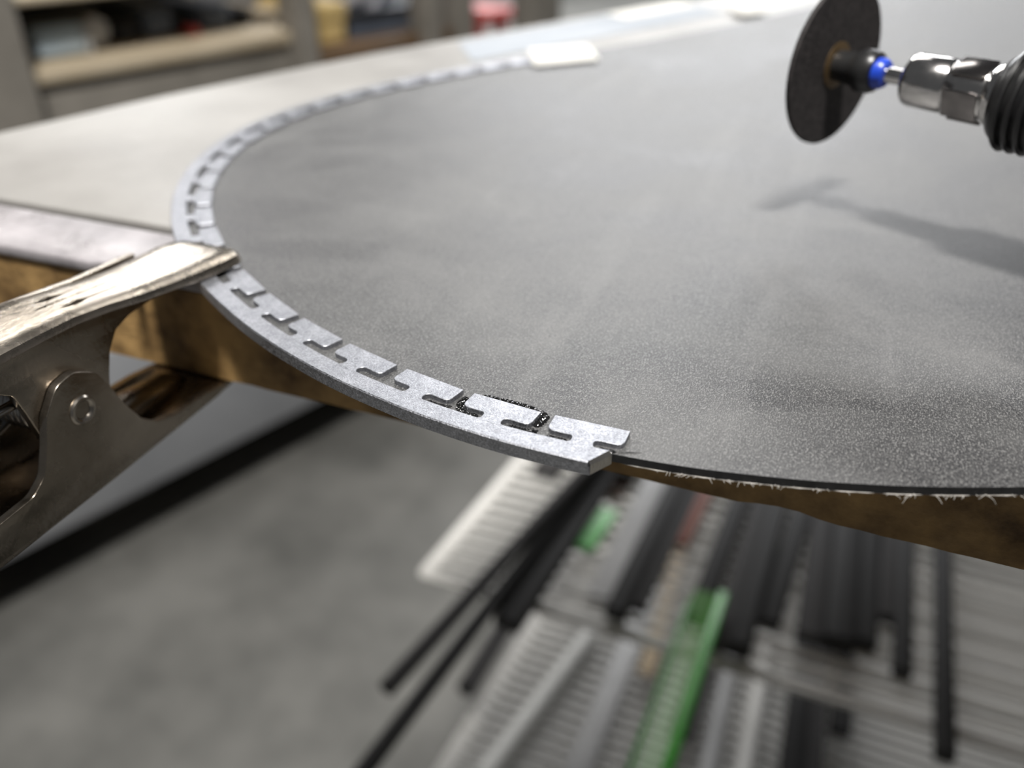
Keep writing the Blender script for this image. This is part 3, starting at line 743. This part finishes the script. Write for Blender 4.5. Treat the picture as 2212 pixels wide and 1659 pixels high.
# row of dark containers
for i, (x0, x1, yt, m, lab) in enumerate(((244, 300, 45, 'darkbox', 'black box right of the machine on the plywood shelf'), (308, 370, 22, 'blueg', 'tall blue grey bin in the middle of the plywood shelf'), (386, 425, 50, 'darkbox', 'low black box with a red foot on the plywood shelf'), (432, 497, 15, 'blueg', 'dark blue grey bin on the plywood shelf near the tan carton'), (506, 545, 20, 'darkbox', 'dark box left of the tan carton'))):
    o, w, h = wbox('storage_box', None, (x0, yt, x1), .10, .18, lab, 'box', group='boxes on the plywood shelf')
    part(o, 'body', -w / 2, w / 2, -.09, .09, 0, h * .86, M[m], .008); part(o, 'lid', -w / 2 - .003, w / 2 + .003, -.093, .093, h * .86, h, M[m], .005)
    if i == 2: part(o, 'foot', -w * .4, w * .1, -.12, -.08, .0, .014, M['red'], .003)
o, w, h = wbox('carton', None, (560, 25, 604), .12, .16, 'tan carton next to the rack post', 'box')
part(o, 'body', -w / 2, w / 2, -.08, .08, 0, h, M['board'], .003); part(o, 'flap', -w / 2, w / 2, -.10, -.08, h - .004, h, M['board'], .001)
zb2 = rp(780, 96)[1]
o, w, h = wbox('carton', None, (672, 10, 742), .04, .16, 'yellow box on the brown shelf right of the post', 'box', base=zb2)
part(o, 'body', -w / 2, w / 2, -.08, .08, 0, h * .55, M['yellow'], .004); part(o, 'lid', -w / 2 - .004, w / 2 + .004, -.084, .084, h * .55, h, M['yellow'], .004)
o, w, h = wbox('storage_bin', None, (752, 26, 900), .06, .2, 'blue grey bin holding a pale crumpled bag', 'bin', base=zb2)
for (a0, a1, b0, b1) in ((-w / 2, w / 2, -.1, -.09), (-w / 2, w / 2, .09, .1), (-w / 2, -w / 2 + .01, -.09, .09), (w / 2 - .01, w / 2, -.09, .09)):
    part(o, 'side', a0, a1, b0, b1, 0, h, M['blueg'], .003)
part(o, 'bottom', -w / 2, w / 2, -.1, .1, 0, .008, M['blueg'], .002); part(o, 'rim', -w / 2 - .006, w / 2 + .006, -.11, -.1, h - .014, h, M['darkbox'], .003)
bin_top = zb2 + h; bin_loc = o.location.copy(); bin_w = w
bm = bmesh.new(); bmesh.ops.create_icosphere(bm, subdivisions=4, radius=1)
for q in bm.verts:
    c = q.co; s_ = 1 + .16 * math.sin(5 * c.x + 2 * c.z) * math.sin(4 * c.y + 1.3) + .07 * math.sin(11 * c.x - 7 * c.z) + .06 * math.sin(13 * c.y + 9 * c.z)
    q.co = Vector((c.x * bin_w * .44 * s_, c.y * .085 * s_, c.z * .055 * s_))
o = fin('crumpled_bag', bm, M['bag'], None, smooth=True, label='pale crumpled plastic bag in the blue grey bin', cat='bag')
o.location = (bin_loc.x, bin_loc.y, bin_top + .02); o.rotation_euler = (0, 0, AZ)
# red step stool frame: two slanted legs and a cross tread
o, w, h = wbox('red_stool', None, (1040, -20, 1112), .10, .2, 'red plastic stool right of the rack posts', 'stool', base=0)
for sx in (-1, 1):
    for sy in (-1, 1):
        tube('leg', [(sx * w * .48, sy * .10, 0), (sx * w * .34, sy * .07, h * .9)], .016, M['red'], o, n=10)
part(o, 'seat', -w * .5, w * .5, -.11, .11, h * .9, h * .9 + .03, M['red'], .01)
part(o, 'tread', -w * .45, w * .45, -.09, .09, h * .72, h * .72 + .02, M['darkred'], .004)
# rear wall of the workshop
q = RA + n3 * 5.2
c, s = math.cos(AZ), math.sin(AZ)
v, f = boxv(-5, 7, 0, .1, 0, 3.2)
o = mk('wall_rear', v, f, M['wall'], kind='structure', label='grey rear wall behind the storage rack'); o.location = (q.x, q.y, 0); o.rotation_euler = (0, 0, AZ)
